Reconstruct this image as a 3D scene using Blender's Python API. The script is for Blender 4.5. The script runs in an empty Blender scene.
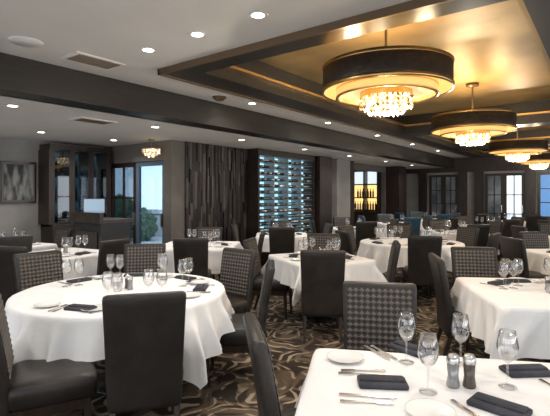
import bpy, bmesh, math, random
from mathutils import Matrix, Vector
random.seed(7)
S=bpy.context.scene
S.view_settings.view_transform='Standard'
S.view_settings.exposure=0.34
pi=math.pi

# ---------------------------------------------------------------- materials
def mat(name,col,rough=.5,metal=0,emit=None,es=0,spec=None,coat=0):
    m=bpy.data.materials.new(name); m.use_nodes=True
    b=m.node_tree.nodes['Principled BSDF']
    b.inputs['Base Color'].default_value=(*col,1)
    b.inputs['Roughness'].default_value=rough
    b.inputs['Metallic'].default_value=metal
    if emit:
        b.inputs['Emission Color'].default_value=(*emit,1); b.inputs['Emission Strength'].default_value=es
    if spec is not None: b.inputs['Specular IOR Level'].default_value=spec
    if coat: b.inputs['Coat Weight'].default_value=coat
    return m
def noise_mat(name,c1,c2,scale=5,rough=.5,metal=0,bump=0,bscale=None,stretch=(1,1,1),detail=4,lo=.35,hi=.65,spec=None):
    m=mat(name,c1,rough,metal,spec=spec); nt=m.node_tree; N=nt.nodes; L=nt.links; b=N['Principled BSDF']
    tc=N.new('ShaderNodeTexCoord'); mp=N.new('ShaderNodeMapping'); mp.inputs['Scale'].default_value=stretch
    L.new(tc.outputs['Object'],mp.inputs['Vector'])
    n=N.new('ShaderNodeTexNoise'); n.inputs['Scale'].default_value=scale; n.inputs['Detail'].default_value=detail
    L.new(mp.outputs[0],n.inputs['Vector'])
    r=N.new('ShaderNodeValToRGB'); r.color_ramp.elements[0].position=lo; r.color_ramp.elements[1].position=hi
    r.color_ramp.elements[0].color=(*c1,1); r.color_ramp.elements[1].color=(*c2,1)
    L.new(n.outputs['Fac'],r.inputs[0]); L.new(r.outputs[0],b.inputs['Base Color'])
    if bump:
        n2=N.new('ShaderNodeTexNoise'); n2.inputs['Scale'].default_value=bscale or scale*3; n2.inputs['Detail'].default_value=3
        L.new(mp.outputs[0],n2.inputs['Vector'])
        bp=N.new('ShaderNodeBump'); bp.inputs['Strength'].default_value=bump; bp.inputs['Distance'].default_value=.02
        L.new(n2.outputs['Fac'],bp.inputs['Height']); L.new(bp.outputs[0],b.inputs['Normal'])
    return m
def glassy(name,tint=(1,1,1),amt=.12):
    m=bpy.data.materials.new(name); m.use_nodes=True; nt=m.node_tree; N=nt.nodes; L=nt.links
    N.remove(N['Principled BSDF']); out=N['Material Output']
    t=N.new('ShaderNodeBsdfTransparent'); t.inputs[0].default_value=(*tint,1)
    g=N.new('ShaderNodeBsdfGlossy'); g.inputs['Roughness'].default_value=.03
    lw=N.new('ShaderNodeLayerWeight'); lw.inputs[0].default_value=.35
    ma=N.new('ShaderNodeMath'); ma.operation='MULTIPLY_ADD'; ma.inputs[1].default_value=.75; ma.inputs[2].default_value=amt*.5
    L.new(lw.outputs['Facing'],ma.inputs[0])
    mx=N.new('ShaderNodeMixShader'); L.new(ma.outputs[0],mx.inputs[0]); L.new(t.outputs[0],mx.inputs[1]); L.new(g.outputs[0],mx.inputs[2])
    L.new(mx.outputs[0],out.inputs[0]); return m

leather=noise_mat('leather_dark',(.018,.015,.013),(.032,.027,.024),6,.40,0,.15,90,spec=.38)
leather_daylit=noise_mat('leather_daylight_tint',(.02,.06,.10),(.03,.09,.16),6,.4,0,.15,90)  # bluish daylight cast on the far chairs, painted into the leather colour
wood_leg=noise_mat('wood_espresso',(.012,.008,.006),(.03,.018,.012),8,.35,0,0,None,(8,8,1))
latA=mat('weave_light',(.115,.097,.085),.42,.15)
latB=mat('weave_dark',(.018,.015,.013),.5)
cloth=noise_mat('linen_white',(.79,.79,.79),(.85,.85,.845),2.5,.85,0,.55,5)
steel=mat('steel',(.62,.61,.6),.22,1)
china=mat('china',(.85,.85,.84),.15)
napkin_m=noise_mat('napkin_grey',(.028,.029,.038),(.05,.05,.062),12,.9,0,.3,60)
glass=glassy('clear_glass')
wall_dark=noise_mat('wall_taupe',(.11,.10,.09),(.15,.135,.12),2,.7)
wall_grey=noise_mat('wall_grey',(.22,.215,.205),(.28,.272,.26),2,.7)
ceil_m=noise_mat('ceiling_plaster',(.68,.66,.63),(.73,.71,.68),1.2,.75)
beam_m=noise_mat('beam_espresso',(.011,.0085,.0065),(.022,.016,.011),4,.38,0,0,None,(6,.5,6))
gold_ceil=noise_mat('gold_leaf',(.30,.20,.08),(.62,.45,.20),1.3,.46,.4,.12,3,(1,1,1),6,.25,.75)
gold=mat('gold_trim',(.65,.42,.16),.3,1)
bronze=mat('bronze',(.2,.14,.09),.4,.8)
black=mat('black_gloss',(.01,.01,.011),.25)
darkwood=noise_mat('cabinet_wood',(.015,.010,.008),(.034,.022,.017),5,.38,0,0,None,(5,5,1))
white_trim=mat('white_metal',(.75,.75,.74),.4)
bulb=mat('bulb_emission',(1,1,1),.5,0,(1,.95,.86),12)
amber=mat('amber_shade',(.6,.38,.15),.6,0,(1,.54,.17),.62)
amber_in=mat('amber_lining',(.6,.4,.18),.5,0,(1,.58,.20),.80)
diffuser=mat('diffuser',(.8,.6,.35),.5,0,(1,.68,.32),.68)
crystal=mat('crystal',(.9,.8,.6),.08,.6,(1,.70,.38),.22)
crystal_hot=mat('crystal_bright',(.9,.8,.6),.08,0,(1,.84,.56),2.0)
drum_m=noise_mat('drum_shade',(.022,.016,.012),(.045,.032,.022),20,.45,0)
teal_lit=mat('teal_backlight',(.3,.5,.55),.5,0,(.42,.80,1),.95)
amber_lit=mat('amber_backlight',(.6,.4,.2),.5,0,(1,.62,.22),1.2)
white_lit=mat('frosted_lit',(.8,.85,.9),.5,0,(.78,.90,1),.8)
blue_lit=mat('blue_lit_panel',(.1,.2,.4),.5,0,(.15,.40,.85),.5)
dim_lit=noise_mat('etched_glass',(.08,.10,.12),(.24,.28,.30),1.6,.2)
grass=noise_mat('shrub_leaf',(.07,.12,.07),(.15,.22,.13),14,.8,0,.5)
pave=noise_mat('pavement',(.55,.54,.52),(.65,.64,.6),3,.9)

def carpet():
    m=mat('carpet',(.05,.04,.03),.95,0,spec=.1); nt=m.node_tree; N=nt.nodes; L=nt.links; b=N['Principled BSDF']
    tc=N.new('ShaderNodeTexCoord')
    nz=N.new('ShaderNodeTexNoise'); nz.inputs['Scale'].default_value=2.2; nz.inputs['Detail'].default_value=2
    L.new(tc.outputs['Object'],nz.inputs['Vector'])
    vm=N.new('ShaderNodeVectorMath'); vm.operation='MULTIPLY_ADD'; vm.inputs[1].default_value=(.45,.45,0)
    L.new(nz.outputs['Color'],vm.inputs[0]); L.new(tc.outputs['Object'],vm.inputs[2])
    v=N.new('ShaderNodeTexVoronoi'); v.inputs['Scale'].default_value=1.9; v.voronoi_dimensions='2D'
    L.new(vm.outputs[0],v.inputs['Vector'])
    s=N.new('ShaderNodeMath'); s.operation='MULTIPLY'; s.inputs[1].default_value=34; L.new(v.outputs['Distance'],s.inputs[0])
    sn=N.new('ShaderNodeMath'); sn.operation='SINE'; L.new(s.outputs[0],sn.inputs[0])
    r=N.new('ShaderNodeValToRGB'); e=r.color_ramp.elements; e[0].position=.35; e[0].color=(0,0,0,1); e[1].position=.75; e[1].color=(1,1,1,1)
    L.new(sn.outputs[0],r.inputs[0])
    n3=N.new('ShaderNodeTexNoise'); n3.inputs['Scale'].default_value=5; n3.inputs['Detail'].default_value=3
    L.new(vm.outputs[0],n3.inputs['Vector'])
    r3=N.new('ShaderNodeValToRGB'); e=r3.color_ramp.elements; e[0].position=.46; e[0].color=(0,0,0,1); e[1].position=.54; e[1].color=(1,1,1,1)
    L.new(n3.outputs['Fac'],r3.inputs[0])
    ml=N.new('ShaderNodeMath'); ml.operation='MULTIPLY'; L.new(r.outputs[0],ml.inputs[0]); L.new(r3.outputs[0],ml.inputs[1])
    base=N.new('ShaderNodeMix'); base.data_type='RGBA'; base.inputs[6].default_value=(.036,.028,.023,1); base.inputs[7].default_value=(.115,.085,.060,1)
    n4=N.new('ShaderNodeTexVoronoi'); n4.inputs['Scale'].default_value=3.6; n4.feature='DISTANCE_TO_EDGE'; L.new(vm.outputs[0],n4.inputs['Vector'])
    r4=N.new('ShaderNodeValToRGB'); e=r4.color_ramp.elements; e[0].position=.05; e[0].color=(1,1,1,1); e[1].position=.12; e[1].color=(0,0,0,1)
    L.new(n4.outputs['Distance'],r4.inputs[0]); L.new(r4.outputs[0],base.inputs[0])
    mx=N.new('ShaderNodeMix'); mx.data_type='RGBA'; L.new(ml.outputs[0],mx.inputs[0]); L.new(base.outputs[2],mx.inputs[6]); mx.inputs[7].default_value=(.32,.265,.195,1)
    L.new(mx.outputs[2],b.inputs['Base Color']); return m
carpet_m=carpet()

# ---------------------------------------------------------------- mesh builder
class MB:
    def __init__(s): s.V=[];s.F=[];s.I=[];s.S=[];s.mats=[]
    def mi(s,m):
        if m not in s.mats: s.mats.append(m)
        return s.mats.index(m)
    def raw(s,V,F,m,smooth=False,mx=None):
        o=len(s.V); i=s.mi(m)
        for v in V:
            s.V.append(tuple(mx@Vector(v)) if mx else tuple(v))
        for f in F:
            s.F.append([o+a for a in f]); s.I.append(i); s.S.append(smooth)
    def box(s,x0,x1,y0,y1,z0,z1,m,mx=None):
        V=[(x0,y0,z0),(x1,y0,z0),(x1,y1,z0),(x0,y1,z0),(x0,y0,z1),(x1,y0,z1),(x1,y1,z1),(x0,y1,z1)]
        s.raw(V,[(0,3,2,1),(4,5,6,7),(0,1,5,4),(1,2,6,5),(2,3,7,6),(3,0,4,7)],m,False,mx)
    def lathe(s,prof,n,m,mx=None,smooth=True,caps=True):
        V=[];F=[]
        for r,z in prof:
            for k in range(n):
                a=2*pi*k/n; V.append((r*math.cos(a),r*math.sin(a),z))
        for j in range(len(prof)-1):
            for k in range(n):
                k2=(k+1)%n; F.append((j*n+k,j*n+k2,(j+1)*n+k2,(j+1)*n+k))
        if caps:
            if prof[0][0]>1e-4: F.append(tuple(reversed(range(n))))
            if prof[-1][0]>1e-4: F.append(tuple(range((len(prof)-1)*n,len(prof)*n)))
        s.raw(V,F,m,smooth,mx)
    def loft(s,levels,m,seg=4,smooth=True,mx=None):
        V=[];F=[]
        n=4*seg
        for z,cx,cy,w,d,r in levels:
            r=min(r,w/2*.999,d/2*.999)
            for q,(sx,sy) in enumerate([(1,1),(-1,1),(-1,-1),(1,-1)]):
                for k in range(seg):
                    a=q*pi/2+k*(pi/2)/(seg-1)
                    V.append((cx+sx*(w/2-r)+r*math.cos(a),cy+sy*(d/2-r)+r*math.sin(a),z))
        for j in range(len(levels)-1):
            for k in range(n):
                k2=(k+1)%n; F.append((j*n+k,j*n+k2,(j+1)*n+k2,(j+1)*n+k))
        F.append(tuple(reversed(range(n)))); F.append(tuple(range((len(levels)-1)*n,len(levels)*n)))
        s.raw(V,F,m,smooth,mx)
    def mesh(s,name):
        me=bpy.data.meshes.new(name); me.from_pydata(s.V,[],s.F)
        for m in s.mats: me.materials.append(m)
        me.polygons.foreach_set('material_index',s.I); me.polygons.foreach_set('use_smooth',s.S)
        me.update(); return me
    def obj(s,name,loc=(0,0,0),rz=0): return put(s.mesh(name),name,loc,rz)
def put(me,name,loc,rz=0,parent=None,sc=1):
    o=bpy.data.objects.new(name,me); S.collection.objects.link(o); o.location=loc; o.rotation_euler=(0,0,rz); o.scale=(sc,sc,sc)
    if parent: o.parent=parent
    return o

# ---------------------------------------------------------------- room
m=MB(); m.box(-9.6,4.7,-3.2,17.4,-.12,0,carpet_m); m.obj('floor')
Zc=2.90; Zl=2.56
m=MB()
m.box(-4.6,4.6,-3.2,3.05,Zc,Zc+.1,ceil_m)
m.box(-4.6,-3.84,3.05,17.4,Zc,Zc+.1,ceil_m)
m.box(-.10,4.6,3.05,17.4,Zc,Zc+.1,ceil_m)
m.box(-3.84,-.10,16.4,17.4,Zc,Zc+.1,ceil_m)
m.box(-8.7,-4.9,-3.2,5.3,Zl,Zl+.1,ceil_m)
m.box(-6.5,-4.9,5.3,17.4,Zl,Zl+.1,ceil_m)
m.box(-9.0,-6.5,11.7,15.2,Zl,Zl+.1,ceil_m)
m.obj('ceiling')
m=MB(); m.box(-4.95,-4.6,-3.2,17.0,Zl,Zc+.1,beam_m); m.obj('ceiling_beam')
m=MB()
rx0,rx1,ry0,ry1=-3.84,-.10,3.05,16.4
ix0,ix1,iy0,iy1=-3.45,-.47,3.30,16.0
zb=Zc-.05; zt=3.22
for a in [(rx0,ix0,ry0,ry1),(ix1,rx1,ry0,ry1),(ix0,ix1,ry0,iy0),(ix0,ix1,iy1,ry1)]:
    m.box(a[0],a[1],a[2],a[3],zb,zt,beam_m)
for yy in (9.0,12.9): m.box(ix0,ix1,yy,yy+.42,zb-.03,zt,beam_m)
for (y0,y1) in ((3.30,9.0),(9.42,12.9),(13.32,16.0)):
    m.box(ix0,ix0+.08,y0,y1,zb+.12,zb+.15,gold); m.box(ix1-.08,ix1,y0,y1,zb+.12,zb+.15,gold)
    m.box(ix0+.08,ix1-.08,y0,y0+.08,zb+.12,zb+.15,gold); m.box(ix0+.08,ix1-.08,y1-.08,y1,zb+.12,zb+.15,gold)
m.box(rx0-.03,rx0,ry0-.03,ry1,zb-.015,zb+.05,bronze)
m.box(rx0-.03,rx1+.03,ry0-.03,ry0,zb-.015,zb+.05,bronze)
m.box(rx1,rx1+.03,ry0,ry1,zb-.015,zb+.05,bronze)
m.box(ix0,ix1,iy0,iy1,zt-.02,zt+.05,gold_ceil)
m.obj('ceiling_tray')

m=MB(); m.box(-8.75,-8.6,-3.2,5.45,0,Zl,wall_grey); m.obj('wall_left')
m=MB()
m.box(-8.6,-8.42,5.3,5.45,0,Zl,wall_dark); m.box(-6.62,-6.4,5.3,5.6,0,Zl,wall_dark); m.box(-8.42,-6.62,5.3,5.45,2.2,Zl,wall_dark)
m.obj('wall_return')
def glazed_door(name,x0,x1,y,z1,frame,pane,rows,base=.0,cols=1):
    m=MB(); t=.09
    m.box(x0,x0+t,y-.03,y+.03,base,z1,frame); m.box(x1-t,x1,y-.03,y+.03,base,z1,frame)
    m.box(x0+t,x1-t,y-.03,y+.03,base,base+.25,frame); m.box(x0+t,x1-t,y-.03,y+.03,z1-t,z1,frame)
    for k in range(1,rows):
        z=base+.25+(z1-t-.25-base)*k/rows; m.box(x0+t,x1-t,y-.02,y+.02,z-.015,z+.015,frame)
    for k in range(1,cols):
        x=x0+t+(x1-x0-2*t)*k/cols; m.box(x-.015,x+.015,y-.02,y+.02,base+.25,z1-t,frame)
    m.box(x0+t,x1-t,y-.005,y+.005,base+.25,z1-t,pane)
    m.box(x1-t+.02,x1-t+.05,y-.09,y-.03,.95,1.2,steel)
    return m.obj(name)
pane=glassy('window_glass',(.95,.98,1),.05)
dpane=glassy('door_glass',(.62,.74,.86),.05)
tint=glassy('tinted_glass',(.34,.42,.48),.10)
glazed_door('door_1',-8.42,-7.52,5.37,2.2,darkwood,tint,3,cols=2)
glazed_door('door_2',-7.52,-6.62,5.37,2.2,mat('blue_grey_frame',(.10,.14,.20),.4),dpane,2)
m=MB(); m.box(-18,-6.6,5.5,11.6,-.1,-.02,pave); m.obj('ground_outside')
m=MB(); m.box(-18,-6.6,10.6,10.75,-.02,1.0,pave)
m.obj('garden_wall')
for i,(x,y,r) in enumerate([(-12.9,9.4,.5),(-14.5,9.6,.7)]):
    bm=bmesh.new(); bmesh.ops.create_icosphere(bm,subdivisions=4,radius=r)
    for v in bm.verts:
        v.co*=1+random.uniform(-.14,.14); v.co.z=v.co.z*1.15+r*1.05
    me=bpy.data.meshes.new('garden_shrub'); bm.to_mesh(me); bm.free(); me.materials.append(grass)
    put(me,'garden_shrub',(x,y,-.02))

m=MB()
m.box(-6.55,-6.4,5.6,11.9,0,Zl,wall_dark); m.box(-6.55,-6.4,14.9,17.2,0,Zl,wall_dark); m.box(-6.55,-6.4,11.9,14.9,2.35,Zl,wall_dark)
m.obj('wall_side')
m=MB(); slA=[noise_mat('slat_%d'%i,c,tuple(k*1.6 for k in c),4,.4,.2,0,None,(6,6,.6)) for i,c in enumerate([(.010,.008,.007),(.022,.018,.016),(.060,.051,.044),(.014,.011,.009)])]
y=5.62
while y<7.35:
    w=random.choice([.025,.035,.045,.06]); z=0
    while z<Zl-.01:
        h=random.uniform(.25,.9); z2=min(Zl-.002,z+h)
        m.box(-6.399,-6.4+random.uniform(.015,.06),y,min(y+w,7.37),z,z2,random.choice(slA)); z=z2
        if z>Zl-.01: break
    y+=w
m.obj('decorative_slat_panel')
# wine display
m=MB(); wy0,wy1=7.44,9.62; X0=-6.398
m.box(X0,-6.38,wy0,wy1,.3,2.42,teal_lit)
m.box(X0,-6.06,wy0-.05,wy0,0,Zl-.003,darkwood); m.box(X0,-6.06,wy1,wy1+.06,0,Zl-.003,darkwood)
m.box(X0,-6.06,wy0,wy1,2.42,Zl-.003,darkwood); m.box(X0,-6.06,wy0,wy1,0,.3,darkwood)
rows=15; shelf_m=mat('shelf_steel',(.30,.34,.36),.35,.5)
for k in range(rows+1):
    z=.3+2.12*k/rows; m.box(-6.38,-6.10,wy0,wy1,z-.006,z+.004,shelf_m)
for k in range(1,4):
    yy=wy0+(wy1-wy0)*k/4; m.box(-6.38,-6.08,yy-.01,yy+.01,.3,2.42,shelf_m)
bots=[mat('bottle_%d'%i,c,.12) for i,c in enumerate([(.01,.03,.025),(.02,.012,.012),(.03,.11,.12),(.10,.10,.07),(.015,.018,.025)])]
caps=[mat('foil_%d'%i,c,.35,.2) for i,c in enumerate([(.45,.5,.52),(.22,.05,.05),(.40,.33,.18),(.1,.28,.40),(.7,.75,.8),(.05,.07,.09)])]
for k in range(rows):
    z=.3+2.12*k/rows+.045
    yy=wy0+.06
    while yy<wy1-.05:
        if random.random()<.9:
            mx=Matrix.Translation((-6.36,yy,z))@Matrix.Rotation(pi/2,4,'Y')
            m.lathe([(0.0,0),(.036,0),(.036,.17),(.015,.21)],8,random.choice(bots),mx,caps=False)
            m.lathe([(.018,.21),(.018,.28),(0,.28)],8,random.choice(caps),mx,caps=False)
        yy+=.096
m.obj('wine_display')
m=MB(); m.box(-6.398,-5.95,9.75,10.35,0,Zl-.002,darkwood); m.box(-5.95,-5.94,9.72,10.38,0,.12,black); m.obj('column')
m=MB(); m.box(-6.398,-6.1,10.9,11.7,0,Zl-.002,wall_grey); m.box(-6.398,-6.08,11.7,11.9,0,Zl-.002,darkwood); m.obj('column')
m=MB(); m.box(-6.398,-5.9,14.95,15.6,0,Zl-.002,darkwood); m.obj('column')
# bar alcove
m=MB(); m.box(-9.0,-8.9,11.7,15.1,0,Zl,wall_dark); m.box(-8.9,-6.55,11.7,11.8,0,Zl,wall_dark); m.box(-8.9,-6.55,15.0,15.1,0,Zl,wall_dark); m.obj('wall_bar')
def backbar(y1,x0,x1):
    m=MB(); m.box(x0,x1,y1-.03,y1,1.0,1.95,amber_lit)
    m.box(x0,x1,y1-.03,y1,1.95,2.42,white_lit)
    for z in (1.0,1.45,1.93,2.42): m.box(x0,x1,y1-.28,y1-.03,z-.02,z+.02,darkwood)
    n=4
    for k in range(n+1):
        x=x0+(x1-x0)*k/n; m.box(x-.025,x+.025,y1-.3,y1,.9,2.44,darkwood)
    m.box(x0,x1,y1-.4,y1,0,.95,darkwood)
    for z in (1.02,1.47):
        x=x0+.08
        while x<x1-.06:
            if random.random()<.85: m.lathe([(.037,0),(.037,.19),(.014,.24),(.014,.31)],8,random.choice(bots+caps),Matrix.Translation((x,y1-.17,z)))
            x+=.1
    return m.obj('back_bar_shelf')
backbar(14.99,-8.7,-6.6)
m=MB(); m.box(-7.7,-7.1,12.1,13.8,0,1.05,darkwood); m.box(-7.75,-7.0,12.0,13.85,1.05,1.1,wall_grey); m.obj('bar_counter')
# far wall
m=MB(); m.box(-6.55,4.6,17.0,17.2,0,Zc+.1,wall_grey); m.obj('wall_far')
m=MB(); m.box(-6.4,4.5,16.9,17.0,2.38,Zc,darkwood)
for x in (-5.75,-4.3,-3.75,-2.15,-.3): m.box(x-.14,x+.14,16.86,17.0,0,2.38,darkwood)
m.obj('trim_1')
glazed_door('door_3',-5.5,-4.98,16.95,2.3,darkwood,dim_lit,4,cols=2); glazed_door('door_4',-4.98,-4.46,16.95,2.3,darkwood,dim_lit,4,cols=2)
glazed_door('door_5',-3.55,-2.95,16.95,2.3,darkwood,dim_lit,3,cols=2); glazed_door('door_6',-2.95,-2.32,16.95,2.3,darkwood,white_lit,3,cols=2)
glazed_door('window_2',-1.95,-.5,16.95,2.3,darkwood,blue_lit,3,base=.6,cols=4)
def fill_window_wall(name,horizontal,fixed,a0,a1,H,wins,z0,z1):  # unseen room walls; their window openings are added to let in soft sky fill
    m=MB()
    def bx(p,q,za,zb_,mt=wall_grey,t=.15):
        if horizontal: m.box(p,q,fixed,fixed+t,za,zb_,mt)
        else: m.box(fixed,fixed+t,p,q,za,zb_,mt)
    cur=a0
    for (p,q) in wins:
        bx(cur,p,0,H); bx(p,q,0,z0); bx(p,q,z1,H); cur=q
        bx((p+q)/2-.03,(p+q)/2+.03,z0,z1,darkwood,.08)
        bx(p,q,(z0+z1)/2-.02,(z0+z1)/2+.02,darkwood,.08)
    bx(cur,a1,0,H); m.obj(name)
fill_window_wall('wall_back',True,-3.2,-8.7,4.6,3.0,[(-8,-5.6),(-5.2,-2.8),(-2.2,0.2),(.6,4.0)],.5,2.45)
fill_window_wall('wall_right',False,4.5,-3.05,17.0,3.0,[(-2.5,0),(.5,3.2),(3.8,6.5),(7,10),(10.5,13.5)],.5,2.45)
m=MB(); m.box(-8.6,-8.58,-3.05,3.3,0,.12,darkwood); m.obj('baseboard_left')
m=MB(); m.box(-5.7,4.5,16.84,16.86,0,.12,darkwood); m.obj('baseboard_far')

# glassware cabinet
m=MB(); cy0,cy1=4.0,5.16; cx=-8.597
m.box(cx,cx+.45,cy0,cy1,0,1.0,darkwood); m.box(cx,cx+.03,cy0,cy1,1.0,2.5,darkwood)
m.box(cx,cx+.42,cy0-.03,cy1+.03,2.40,2.5,darkwood)
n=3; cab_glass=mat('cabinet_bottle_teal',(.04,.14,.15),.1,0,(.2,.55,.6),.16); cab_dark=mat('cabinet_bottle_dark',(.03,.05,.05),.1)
backgl=mat('cabinet_backlight',(.1,.16,.17),.3,0,(.35,.7,.8),.22)
for k in range(n):
    ya=cy0+(cy1-cy0)*k/n; m.box(cx+.03,cx+.035,ya+.05,ya+(cy1-cy0)/n-.05,1.05,2.36,backgl)
for k in range(n+1):
    yy=cy0+(cy1-cy0)*k/n; m.box(cx,cx+.42,yy-.05,yy+.05,1.0,2.40,darkwood)
for z in (1.0,1.46,1.93): m.box(cx,cx+.40,cy0,cy1,z-.04,z+.04,darkwood)
for z in (1.04,1.50,1.97):
    for k in range(n):
        for j in range(3):
            yy=cy0+(cy1-cy0)*(k+.28+.22*j)/n; s=random.uniform(.75,.95)
            m.lathe([(.031,0),(.033,.17*s),(.012,.23*s),(.012,.30*s)],10,random.choice([cab_glass,cab_dark,cab_dark,bots[0],caps[0]]),Matrix.Translation((cx+.2,yy,z)))
for k in range(n):
    ya=cy0+(cy1-cy0)*k/n; m.box(cx+.405,cx+.41,ya+.05,ya+(cy1-cy0)/n-.05,1.04,2.38,tint)
    yy=cy0+(cy1-cy0)*(k+.9)/n; m.box(cx+.45,cx+.47,yy-.01,yy+.01,.45,.6,steel)
m.obj('display_cabinet')
art=noise_mat('art_canvas',(.03,.035,.04),(.26,.27,.26),3,.6,.2,0,None,(1,3,.9),5,.4,.6)
m=MB(); m.box(-8.597,-8.56,3.28,3.90,1.40,2.16,black); m.box(-8.56,-8.552,3.31,3.87,1.43,2.13,latA); m.box(-8.552,-8.545,3.34,3.84,1.46,2.10,art); m.obj('framed_picture')
m=MB(); m.box(-6.95,-6.15,3.75,4.25,0,1.12,black); m.box(-7.0,-6.1,3.7,4.3,1.12,1.17,darkwood); m.box(-7.0,-6.1,3.7,3.76,1.17,1.28,darkwood); m.box(-6.85,-6.25,3.735,3.75,.15,.98,darkwood); m.obj('host_stand')
m=MB(); m.box(-.09,.09,-.07,.07,0,.012,black); m.box(-.015,.015,-.01,.01,.012,.12,black); m.box(-.19,.19,-.012,.012,.08,.32,black); m.box(-.18,.18,-.014,-.012,.09,.31,mat('screen',(.1,.15,.2),.1,0,(.5,.7,.9),.35)); m.obj('computer_monitor',(-6.75,4.0,1.172),.5)

# ---------------------------------------------------------------- dining chair
def ycurve(z): 
    t=max(0,(z-.42)/.55); return -.225-.085*t**1.4
def chair_mesh(name,lm):
    m=MB()
    m.loft([(.345,0,.02,.40,.42,.03),(.36,0,.02,.45,.47,.04),(.43,0,.02,.465,.48,.05),(.475,0,.02,.46,.475,.06),(.492,0,.02,.42,.43,.08),(.497,0,.02,.3,.3,.1)],lm,5)
    m.loft([(.29,0,.0,.42,.42,.02),(.35,0,.0,.43,.43,.02)],wood_leg,3,False)
    L=[]
    zs=[.26,.27,.30,.42,.52,.62,.72,.82,.90,.95,.968,.975]
    for z in zs:
        w=.43+.045*(z-.26)/.7; d=.066
        if z in (.26,.975): w-=.04; d=.03
        if z in (.27,.968): w-=.012; d=.052
        L.append((z,0,ycurve(z),w,d,.024))
    m.loft(L,lm,5)
    nx,nz=11,12; x0,x1,z0,z1=-.205,.205,.515,.945
    V=[];FA=[];FB=[]
    def P(x,z,o=0): return (x,ycurve(z)+.0345+o,z)
    for i in range(nx):
        for j in range(nz):
            xa=x0+(x1-x0)*i/nx; xb=x0+(x1-x0)*(i+1)/nx; za=z0+(z1-z0)*j/nz; zb2=z0+(z1-z0)*(j+1)/nz
            xm=(xa+xb)/2; zm=(za+zb2)/2; b=len(V)
            V+= [P(xa,za),P(xb,za),P(xb,zb2),P(xa,zb2),P(xm,za,.003),P(xb,zm,.003),P(xm,zb2,.003),P(xa,zm,.003),P(xm,zm,.009)]
            FA+=[(b+4,b+8,b+7),(b+5,b+8,b+4),(b+6,b+8,b+5),(b+7,b+8,b+6)]
            FB+=[(b+0,b+4,b+7),(b+1,b+5,b+4),(b+2,b+6,b+5),(b+3,b+7,b+6)]
    m.raw(V,FA,latA); m.raw(V,FB,latB)
    for sx in (-1,1):
        m.loft([(0,sx*.195,.215,.028,.028,.004),(.35,sx*.19,.2,.042,.042,.005)],wood_leg,2,False)
        m.loft([(0,sx*.19,-.29,.028,.03,.004),(.30,sx*.185,-.2,.042,.042,.005)],wood_leg,2,False)
    return m.mesh(name)
CH=chair_mesh('dining_chair',leather); CH_DAY=chair_mesh('dining_chair_daylight_tint',leather_daylit)
def chair(bx,by,dx,dy,me=None):
    l=math.hypot(dx,dy); dx/=l; dy/=l
    return put(me or CH,'dining_chair',(bx+.27*dx,by+.27*dy,0),math.atan2(dy,dx)-pi/2)

# ---------------------------------------------------------------- tables
TZ=.76
def table_mesh(name,hx,hy,rc,drop,seed,nfold=22,N=72,squash=None):
    rnd=random.Random(seed); m=MB()
    ph=[rnd.uniform(0,6.28) for _ in range(4)]
    Lx,Ly=hx+drop,hy+drop
    V=[];F=[]
    for i in range(N+1):
        for j in range(N+1):
            x=-Lx+2*Lx*i/N; y=-Ly+2*Ly*j/N
            qx=max(-(hx-rc),min(hx-rc,x)); qy=max(-(hy-rc),min(hy-rc,y))
            vx,vy=x-qx,y-qy; l=math.hypot(vx,vy); d=l-rc
            if d<=0: V.append((x,y,TZ)); continue
            nxx,nyy=vx/l,vy/l
            th=math.atan2(y,x)
            if squash and d>squash: d=squash+(d-squash)*.6
            k=min(1,d/.18)
            corner=abs(nxx*nyy)*2
            wob=math.sin(nfold*th+ph[0])+.6*math.sin((nfold*.6)*th+ph[1])+.5*math.sin(nfold*1.7*th+ph[2])
            if d<.02: out=d*.9; dz=d*.2
            else: out=.018+(d-.02)*(.05+.08*corner); dz=.004+(d-.02)*.985
            amp=(.012+.026*corner)*k*min(1.6,d/.22)
            out+=wob*amp+amp*1.2
            tx,ty=-nyy,nxx; tw=math.cos(nfold*th+ph[0])*amp*.6
            V.append((qx+nxx*(rc+out)+tx*tw,qy+nyy*(rc+out)+ty*tw,max(.03,TZ-dz)))
    for i in range(N):
        for j in range(N):
            a=i*(N+1)+j; F.append((a,a+N+1,a+N+2,a+1))
    m.raw(V,F,cloth,True)
    m.loft([(TZ-.035,0,0,2*hx-.02,2*hy-.02,max(.02,rc-.01)),(TZ-.006,0,0,2*hx-.01,2*hy-.01,max(.02,rc-.005))],wood_leg,10,False)
    m.lathe([(.27,0),(.27,.015),(.06,.05),(.04,.09),(.04,.66),(.12,.72),(.12,TZ-.03)],20,black)
    return m.mesh(name)
TB_big=table_mesh('round_dining_table',.82,.82,.82,.30,1,24,90,.26)
TB_sm=table_mesh('dining_table',.50,.50,.06,.30,2,20,60)
TB_md=table_mesh('dining_table',.58,.58,.06,.36,5,22,60)
TB_near=table_mesh('dining_table',.65,.55,.05,.34,3,22,96)

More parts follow.
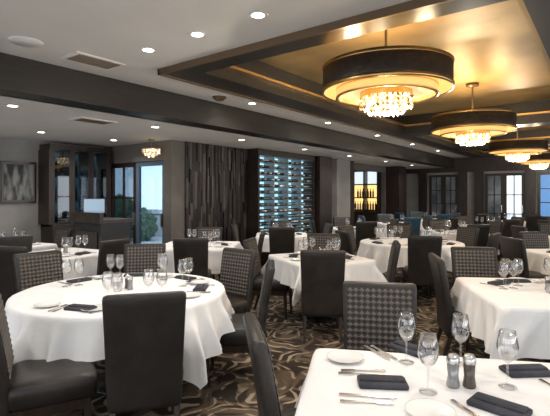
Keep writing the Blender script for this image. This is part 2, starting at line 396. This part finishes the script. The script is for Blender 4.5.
m=MB(); m.lathe([(.001,.004),(.034,.003),(.035,.0),(.036,.003),(.010,.008),(.0042,.016),(.0038,.06),(.004,.095),(.010,.102),(.028,.118),(.040,.145),(.042,.17),(.036,.205),(.031,.232),(.030,.232),(.035,.204),(.041,.17),(.039,.146),(.027,.120),(.001,.107)],20,glass,caps=False); GL=m.mesh('wine_glass')
m=MB(); m.lathe([(.0,.002),(.045,0),(.05,.003),(.085,.013),(.088,.016),(.084,.016),(.05,.006),(0,.005)],32,china,caps=False); PL=m.mesh('bread_plate')
m=MB()
m.loft([(0,0,0,.195,.10,.006),(.004,0,0,.20,.106,.008),(.014,0,0,.20,.106,.008),(.018,0,0,.19,.096,.008)],napkin_m,4)
m.loft([(.018,0,.012,.185,.06,.006),(.025,0,.012,.18,.052,.006)],napkin_m,4); NP=m.mesh('folded_napkin')
def strip(pts,z0,z1,m,mt):
    n=len(pts); V=[(x,-w,z0) for x,w in pts]+[(x,w,z0) for x,w in pts]+[(x,-w,z1) for x,w in pts]+[(x,w,z1) for x,w in pts]
    F=[]
    for i in range(n-1):
        F+=[(i,n+i,n+i+1,i+1),(2*n+i,2*n+i+1,3*n+i+1,3*n+i),(i,i+1,2*n+i+1,2*n+i),(n+i,3*n+i,3*n+i+1,n+i+1)]
    F+=[(0,2*n,3*n,n),(n-1,2*n-1,4*n-1,3*n-1)]
    m.raw(V,F,mt)
m=MB(); strip([(-.1,.007),(-.09,.0095),(-.02,.004),(.03,.004),(.045,.012),(.06,.012)],0.001,.005,m,steel)
for k in range(4):
    y=-.0098+.0065*k; m.box(.06,.10,y-.0018,y+.0018,.001,.005,steel)
FK=m.mesh('dinner_fork')
m=MB(); strip([(-.11,.007),(-.1,.009),(0,.007),(.01,.006),(.015,.010),(.09,.010),(.11,.003)],0.001,.005,m,steel); KN=m.mesh('dinner_knife')
sh_glass=mat('shaker_glass',(.30,.30,.30),.12,.3)
def shaker(name,c):
    m=MB(); m.lathe([(.016,0),(.018,.004),(.014,.03),(.016,.065)],16,c); m.lathe([(.017,.065),(.0175,.075),(.013,.088),(.0,.09)],16,steel,caps=False); return m.mesh(name)
SH=shaker('salt_shaker',sh_glass); PP=shaker('pepper_shaker',mat('pepper_glass',(.09,.07,.06),.2))
m=MB(); m.lathe([(.03,0),(.032,.004),(.038,.07),(.035,.072),(.03,.01),(0,.008)],16,mat('votive_glass',(.5,.5,.5),.1,.6),caps=False); m.lathe([(.024,.009),(.024,.04),(0,.042)],12,china,caps=False); CD=m.mesh('votive_candle')
TOP=TZ+.001
def setting(cx,cy,ang,edge,full=True,glasses=2):
    n=(math.cos(ang),math.sin(ang)); t=(-n[1],n[0])
    def at(r,s): return (cx+n[0]*(edge-r)+t[0]*s,cy+n[1]*(edge-r)+t[1]*s,TOP)
    j=random.uniform(-.15,.15)
    put(NP,'folded_napkin',at(.14,0),ang+pi/2+j)
    if full:
        put(FK,'dinner_fork',at(.14,-.135),ang+pi+j*.4); put(FK,'dinner_fork',at(.145,-.17),ang+pi+j*.3)
        put(KN,'dinner_knife',at(.14,.135),ang+pi+j*.3)
    put(PL,'bread_plate',at(.19 if full else .25,-.28 if full else -.17),0)
    put(GL,'wine_glass',at(.31,.11),0)
    if glasses>1: put(GL,'wine_glass',at(.27,.20),0)

def ang_to(c,p): return math.atan2(p[1]-c[1],p[0]-c[0])
def table(me,x,y,rot,chairs,edge,full=True,glasses=2,extra=True):
    put(me,me.name.split('.')[0],(x,y,0),rot)
    for (bx,by,dx,dy) in chairs:
        chair(bx,by,dx,dy)
        setting(x,y,ang_to((x,y),(bx+.27*dx/max(.01,math.hypot(dx,dy)),by+.27*dy/max(.01,math.hypot(dx,dy)))),edge,full,glasses)
    if extra:
        put(SH,'salt_shaker',(x+.05,y+.03,TOP),sc=1.3); put(PP,'pepper_shaker',(x-.02,y+.05,TOP),sc=1.3); put(CD,'votive_candle',(x+.01,y-.06,TOP))

T1=(-3.24,2.18)
table(TB_big,*T1,math.radians(39),[
 (-2.205,1.63,-.8,.59),(-2.86,1.08,.42,.91),(-4.58,2.12,1,.02),(-4.36,3.22,.7,-.62),(-3.16,3.50,-.05,-1),(-2.32,2.94,-.8,-.62)],.78)
table(TB_sm,-2.95,4.83,math.radians(60),[(-2.42,4.02,-.5,.75),(-2.13,5.22,-.85,-.42),(-3.75,4.45,.85,.4),(-3.4,5.65,.45,-.8)],.48)
table(TB_md,-.40,4.25,math.radians(30),[(-1.30,4.30,.85,.45),(-1.20,5.20,.5,-.95),(.12,5.15,-.6,-.9),(.52,3.75,-.9,.4)],.55)
table(TB_md,-5.2,4.85,math.radians(35),[(-4.50,4.06,-.6,.75),(-5.75,5.62,.5,-.8),(-4.42,5.45,-.75,-.55)],.55)
table(TB_sm,-5.95,3.05,math.radians(10),[(-5.12,3.30,-1,-.15),(-5.40,2.20,-.35,.95)],.48)
table(TB_sm,-7.55,3.0,math.radians(10),[(-6.72,2.75,-1,.2),(-7.35,2.1,-.1,1),(-7.6,3.9,0,-1)],.48)
def auto(me,x,y,rot,h,n=4,skip=(),full=False,g=1,day_tint=False):
    put(me,me.name.split('.')[0],(x,y,0),rot)
    for k in range(n):
        if k in skip: continue
        a=rot+2*pi*k/n; rr=h+.42+random.uniform(-.03,.08); j=random.uniform(-.12,.12)
        chair(x+rr*math.cos(a+j*.3),y+rr*math.sin(a+j*.3),-math.cos(a+j),-math.sin(a+j),CH_DAY if day_tint else None)
        setting(x,y,a,h-.02,full,g)
auto(TB_sm,-5.25,7.15,math.radians(-52),.5,4)
auto(TB_big,-2.7,7.35,math.radians(-62),.82,6,g=2)
auto(TB_sm,-.35,7.3,math.radians(-50),.5,4,g=2)
auto(TB_sm,-4.9,9.55,math.radians(-45),.5,4)
auto(TB_sm,-2.7,10.0,math.radians(-50),.5,4)
auto(TB_sm,-.5,9.8,math.radians(-60),.5,4)
auto(TB_sm,-4.8,12.0,math.radians(-45),.5,4,day_tint=True)
auto(TB_sm,-2.6,12.4,math.radians(-40),.5,4)
auto(TB_sm,-.5,12.3,math.radians(-50),.5,4)
auto(TB_sm,-4.7,14.5,math.radians(-45),.5,4,day_tint=True)
auto(TB_sm,-2.5,14.8,math.radians(-35),.5,4)
auto(TB_sm,-.4,14.8,math.radians(-45),.5,4)
auto(TB_sm,2.2,5.2,math.radians(20),.5,4)
auto(TB_sm,2.2,8.2,math.radians(20),.5,4)

# T2 near right
r2=math.radians(26.2)
put(TB_near,'dining_table',(-.382,1.752,0),r2)
chair(-1.20,2.70,.44,-.9)
chair(-1.235,1.53,.70,.72)
put(PL,'bread_plate',(-1.02,1.90,TOP)); put(NP,'folded_napkin',(-.76,1.74,TOP),r2+.1)
put(NP,'folded_napkin',(-.815,2.20,TOP),r2-.75)
for d in (0,.035): put(KN,'dinner_knife',(-.935+d*.8,2.07+d*.6,TOP),r2-1.0)
put(FK,'dinner_fork',(-.885,1.82,TOP),r2+.18+pi); put(FK,'dinner_fork',(-.875,1.78,TOP),r2+.1+pi)
put(GL,'wine_glass',(-.77,2.04,TOP)); put(GL,'wine_glass',(-.56,2.17,TOP)); put(GL,'wine_glass',(-.585,1.785,TOP)); put(GL,'wine_glass',(-.34,2.03,TOP))
put(SH,'salt_shaker',(-.52,1.90,TOP),sc=1.5); put(PP,'pepper_shaker',(-.465,1.935,TOP),sc=1.5)
put(NP,'folded_napkin',(-.30,2.24,TOP),r2+.25); put(NP,'folded_napkin',(-.33,1.80,TOP),r2-.6)
put(PL,'bread_plate',(-.52,1.61,TOP)); put(FK,'dinner_fork',(-.74,1.55,TOP),r2+.1); put(KN,'dinner_knife',(-.76,1.60,TOP),r2+.05)
put(KN,'dinner_knife',(-.40,1.70,TOP),r2-1.1); put(FK,'dinner_fork',(-.17,2.12,TOP),r2-1.2); put(PL,'bread_plate',(-.06,1.98,TOP))

# ---------------------------------------------------------------- chandeliers
def crystals(m,rings,ztop,seed,step=.04,hot=.28):
    rnd=random.Random(seed)
    for rr,zb2 in rings:
        cnt=max(4,int(rr*2*pi/.042))
        for k in range(cnt):
            a=2*pi*(k+rnd.uniform(-.2,.2))/cnt; z=ztop
            while z>zb2:
                s=rnd.uniform(.012,.019)
                x,y=rr*math.cos(a),rr*math.sin(a)
                V=[(x+s,y,z),(x,y+s,z),(x-s,y,z),(x,y-s,z),(x,y,z+s*1.3),(x,y,z-s*1.3)]
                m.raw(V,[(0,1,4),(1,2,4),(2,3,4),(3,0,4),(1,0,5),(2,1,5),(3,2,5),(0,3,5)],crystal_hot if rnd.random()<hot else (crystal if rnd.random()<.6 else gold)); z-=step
def chandelier_mesh():
    m=MB(); n=56; R=.575
    m.lathe([(R,2.50),(R,2.71),(R-.01,2.71)],n,drum_m,caps=False)
    m.lathe([(R-.01,2.71),(R-.01,2.50)],n,amber_in,caps=False)
    m.lathe([(R+.003,2.695),(R+.008,2.722),(R-.015,2.722),(R-.015,2.70)],n,gold,caps=False)
    m.lathe([(R-.012,2.492),(R+.008,2.492),(R+.008,2.525),(R+.002,2.525)],n,gold,caps=False)
    m.lathe([(.0,2.60),(R-.012,2.60),(R-.012,2.61),(0,2.61)],n,amber_in,caps=False)
    m.lathe([(.45,2.45),(.45,2.60)],n,amber,caps=False); m.lathe([(.44,2.45),(.44,2.60)],n,amber,caps=False)
    m.lathe([(.453,2.455),(.458,2.44),(.43,2.44),(.43,2.455)],n,gold,caps=False)
    m.lathe([(.453,2.515),(.456,2.52),(.453,2.525)],n,gold,caps=False)
    m.lathe([(0,2.49),(.44,2.49)],n,diffuser,caps=False)
    m.lathe([(.235,2.435),(.235,2.49)],40,gold,caps=False)
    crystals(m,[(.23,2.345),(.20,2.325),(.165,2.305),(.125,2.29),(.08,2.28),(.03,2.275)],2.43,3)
    m.lathe([(.012,2.6),(.012,3.17)],10,bronze,caps=False)
    for k in range(3):
        a=k*2*pi/3; m.box(-.004,.004,0,R-.01,2.69,2.70,bronze,Matrix.Rotation(a,4,'Z'))
    m.lathe([(.09,3.165),(.09,3.19),(.02,3.14)],24,bronze,caps=False)
    return m.mesh('drum_chandelier')
CHN=chandelier_mesh()
def light(kind,name,loc,power,col=(1,.9,.78),size=.05,rot=None,spot=None,parent=None,blend=.6):
    l=bpy.data.lights.new(name,kind); l.energy=power; l.color=col
    l.shadow_soft_size=size
    if spot: l.spot_size=math.radians(spot); l.spot_blend=blend
    o=bpy.data.objects.new(name,l); S.collection.objects.link(o); o.location=loc
    if rot: o.rotation_euler=rot
    if parent: o.parent=parent; 
    return o
for y in (3.84,7.0,10.95,14.6):
    c=put(CHN,'drum_chandelier',(-1.64,y,0))
    for a in range(3):
        light('POINT','uplight',(.36*math.cos(a*2.1),.36*math.sin(a*2.1),2.72),9,(1,.82,.54),.05,parent=c)
    light('POINT','downlight',(0,0,2.22),40,(1,.89,.74),.02,parent=c)
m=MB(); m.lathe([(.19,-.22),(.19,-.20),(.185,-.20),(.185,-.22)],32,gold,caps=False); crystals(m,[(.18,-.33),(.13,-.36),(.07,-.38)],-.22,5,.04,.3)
m.lathe([(.008,-.2),(.008,0)],8,bronze,caps=False); m.lathe([(.07,-.02),(.07,0)],16,bronze)
for k in range(3): m.box(-.003,.003,0,.188,-.21,-.204,bronze,Matrix.Rotation(k*2.094,4,'Z'))
PD=m.mesh('crystal_pendant_lamp')
put(PD,'crystal_pendant_lamp',(-6.62,5.02,Zl),sc=.85)

m=MB(); m.lathe([(.075,-.004),(.078,0)],24,white_trim,caps=False); m.lathe([(.05,-.004),(.075,-.004)],24,white_trim,caps=False); m.lathe([(.0,-.002),(.052,-.002)],24,bulb,caps=False); DL=m.mesh('recessed_downlight')
def dl(x,y,z,p=45,sp=150):
    o=put(DL,'recessed_downlight',(x,y,z))
    light('SPOT','lamp',(0,0,-.03),p*1.35,(1,.93,.85),.05,None,sp,o,1.0)
for x in (-2.11,-2.77,-3.43): dl(x,2.57,Zc,32)
dl(-.6,2.57,Zc,26); dl(-1.2,.4,Zc,38); dl(-3.4,.4,Zc,44); dl(.8,1.5,Zc,36); dl(.9,4.5,Zc,50); dl(.9,7.5,Zc,45); dl(.9,10.5,Zc,45)
for y in (5.0,7.2,9.4,11.6,13.8): dl(-4.22,y,Zc,34)
for y in (2.2,4.17,6.1,8.2,10.3,12.6,14.8): dl(-5.4,y,Zl,32)
for y in (1.6,3.4,4.7): dl(-7.3,y,Zl,34)
dl(-7.9,13.4,Zl,30)
m=MB(); m.box(-.26,.26,-.16,.16,-.012,0,white_trim)
for k in range(7): m.box(-.22,.22,-.125+.036*k,-.108+.036*k,-.016,-.012,bronze)
VT=m.mesh('ceiling_vent'); put(VT,'ceiling_vent',(-4.15,2.45,Zc),pi/2); put(VT,'ceiling_vent',(-5.6,3.3,Zl),pi/2)
m=MB(); m.lathe([(.0,-.012),(.13,-.012),(.14,0)],28,white_trim,caps=False); m.obj('ceiling_speaker',(-4.1,1.78,Zc))
m=MB(); m.lathe([(.0,-.05),(.05,-.05),(.09,-.02),(.10,0)],28,bronze,caps=False); m.obj('smoke_detector',(-4.3,4.4,Zc))

w=bpy.data.worlds.new('world'); S.world=w; w.use_nodes=True
bg=w.node_tree.nodes['Background']; bg.inputs[0].default_value=(.90,.94,1,1); bg.inputs[1].default_value=2.6
cam=bpy.data.cameras.new('camera'); co=bpy.data.objects.new('camera',cam); S.collection.objects.link(co)
co.location=(0,0,1.55); co.rotation_euler=(pi/2,0,math.radians(37.2)); cam.lens=29; cam.sensor_width=36; cam.shift_y=-13/550; cam.clip_start=.05
S.camera=co
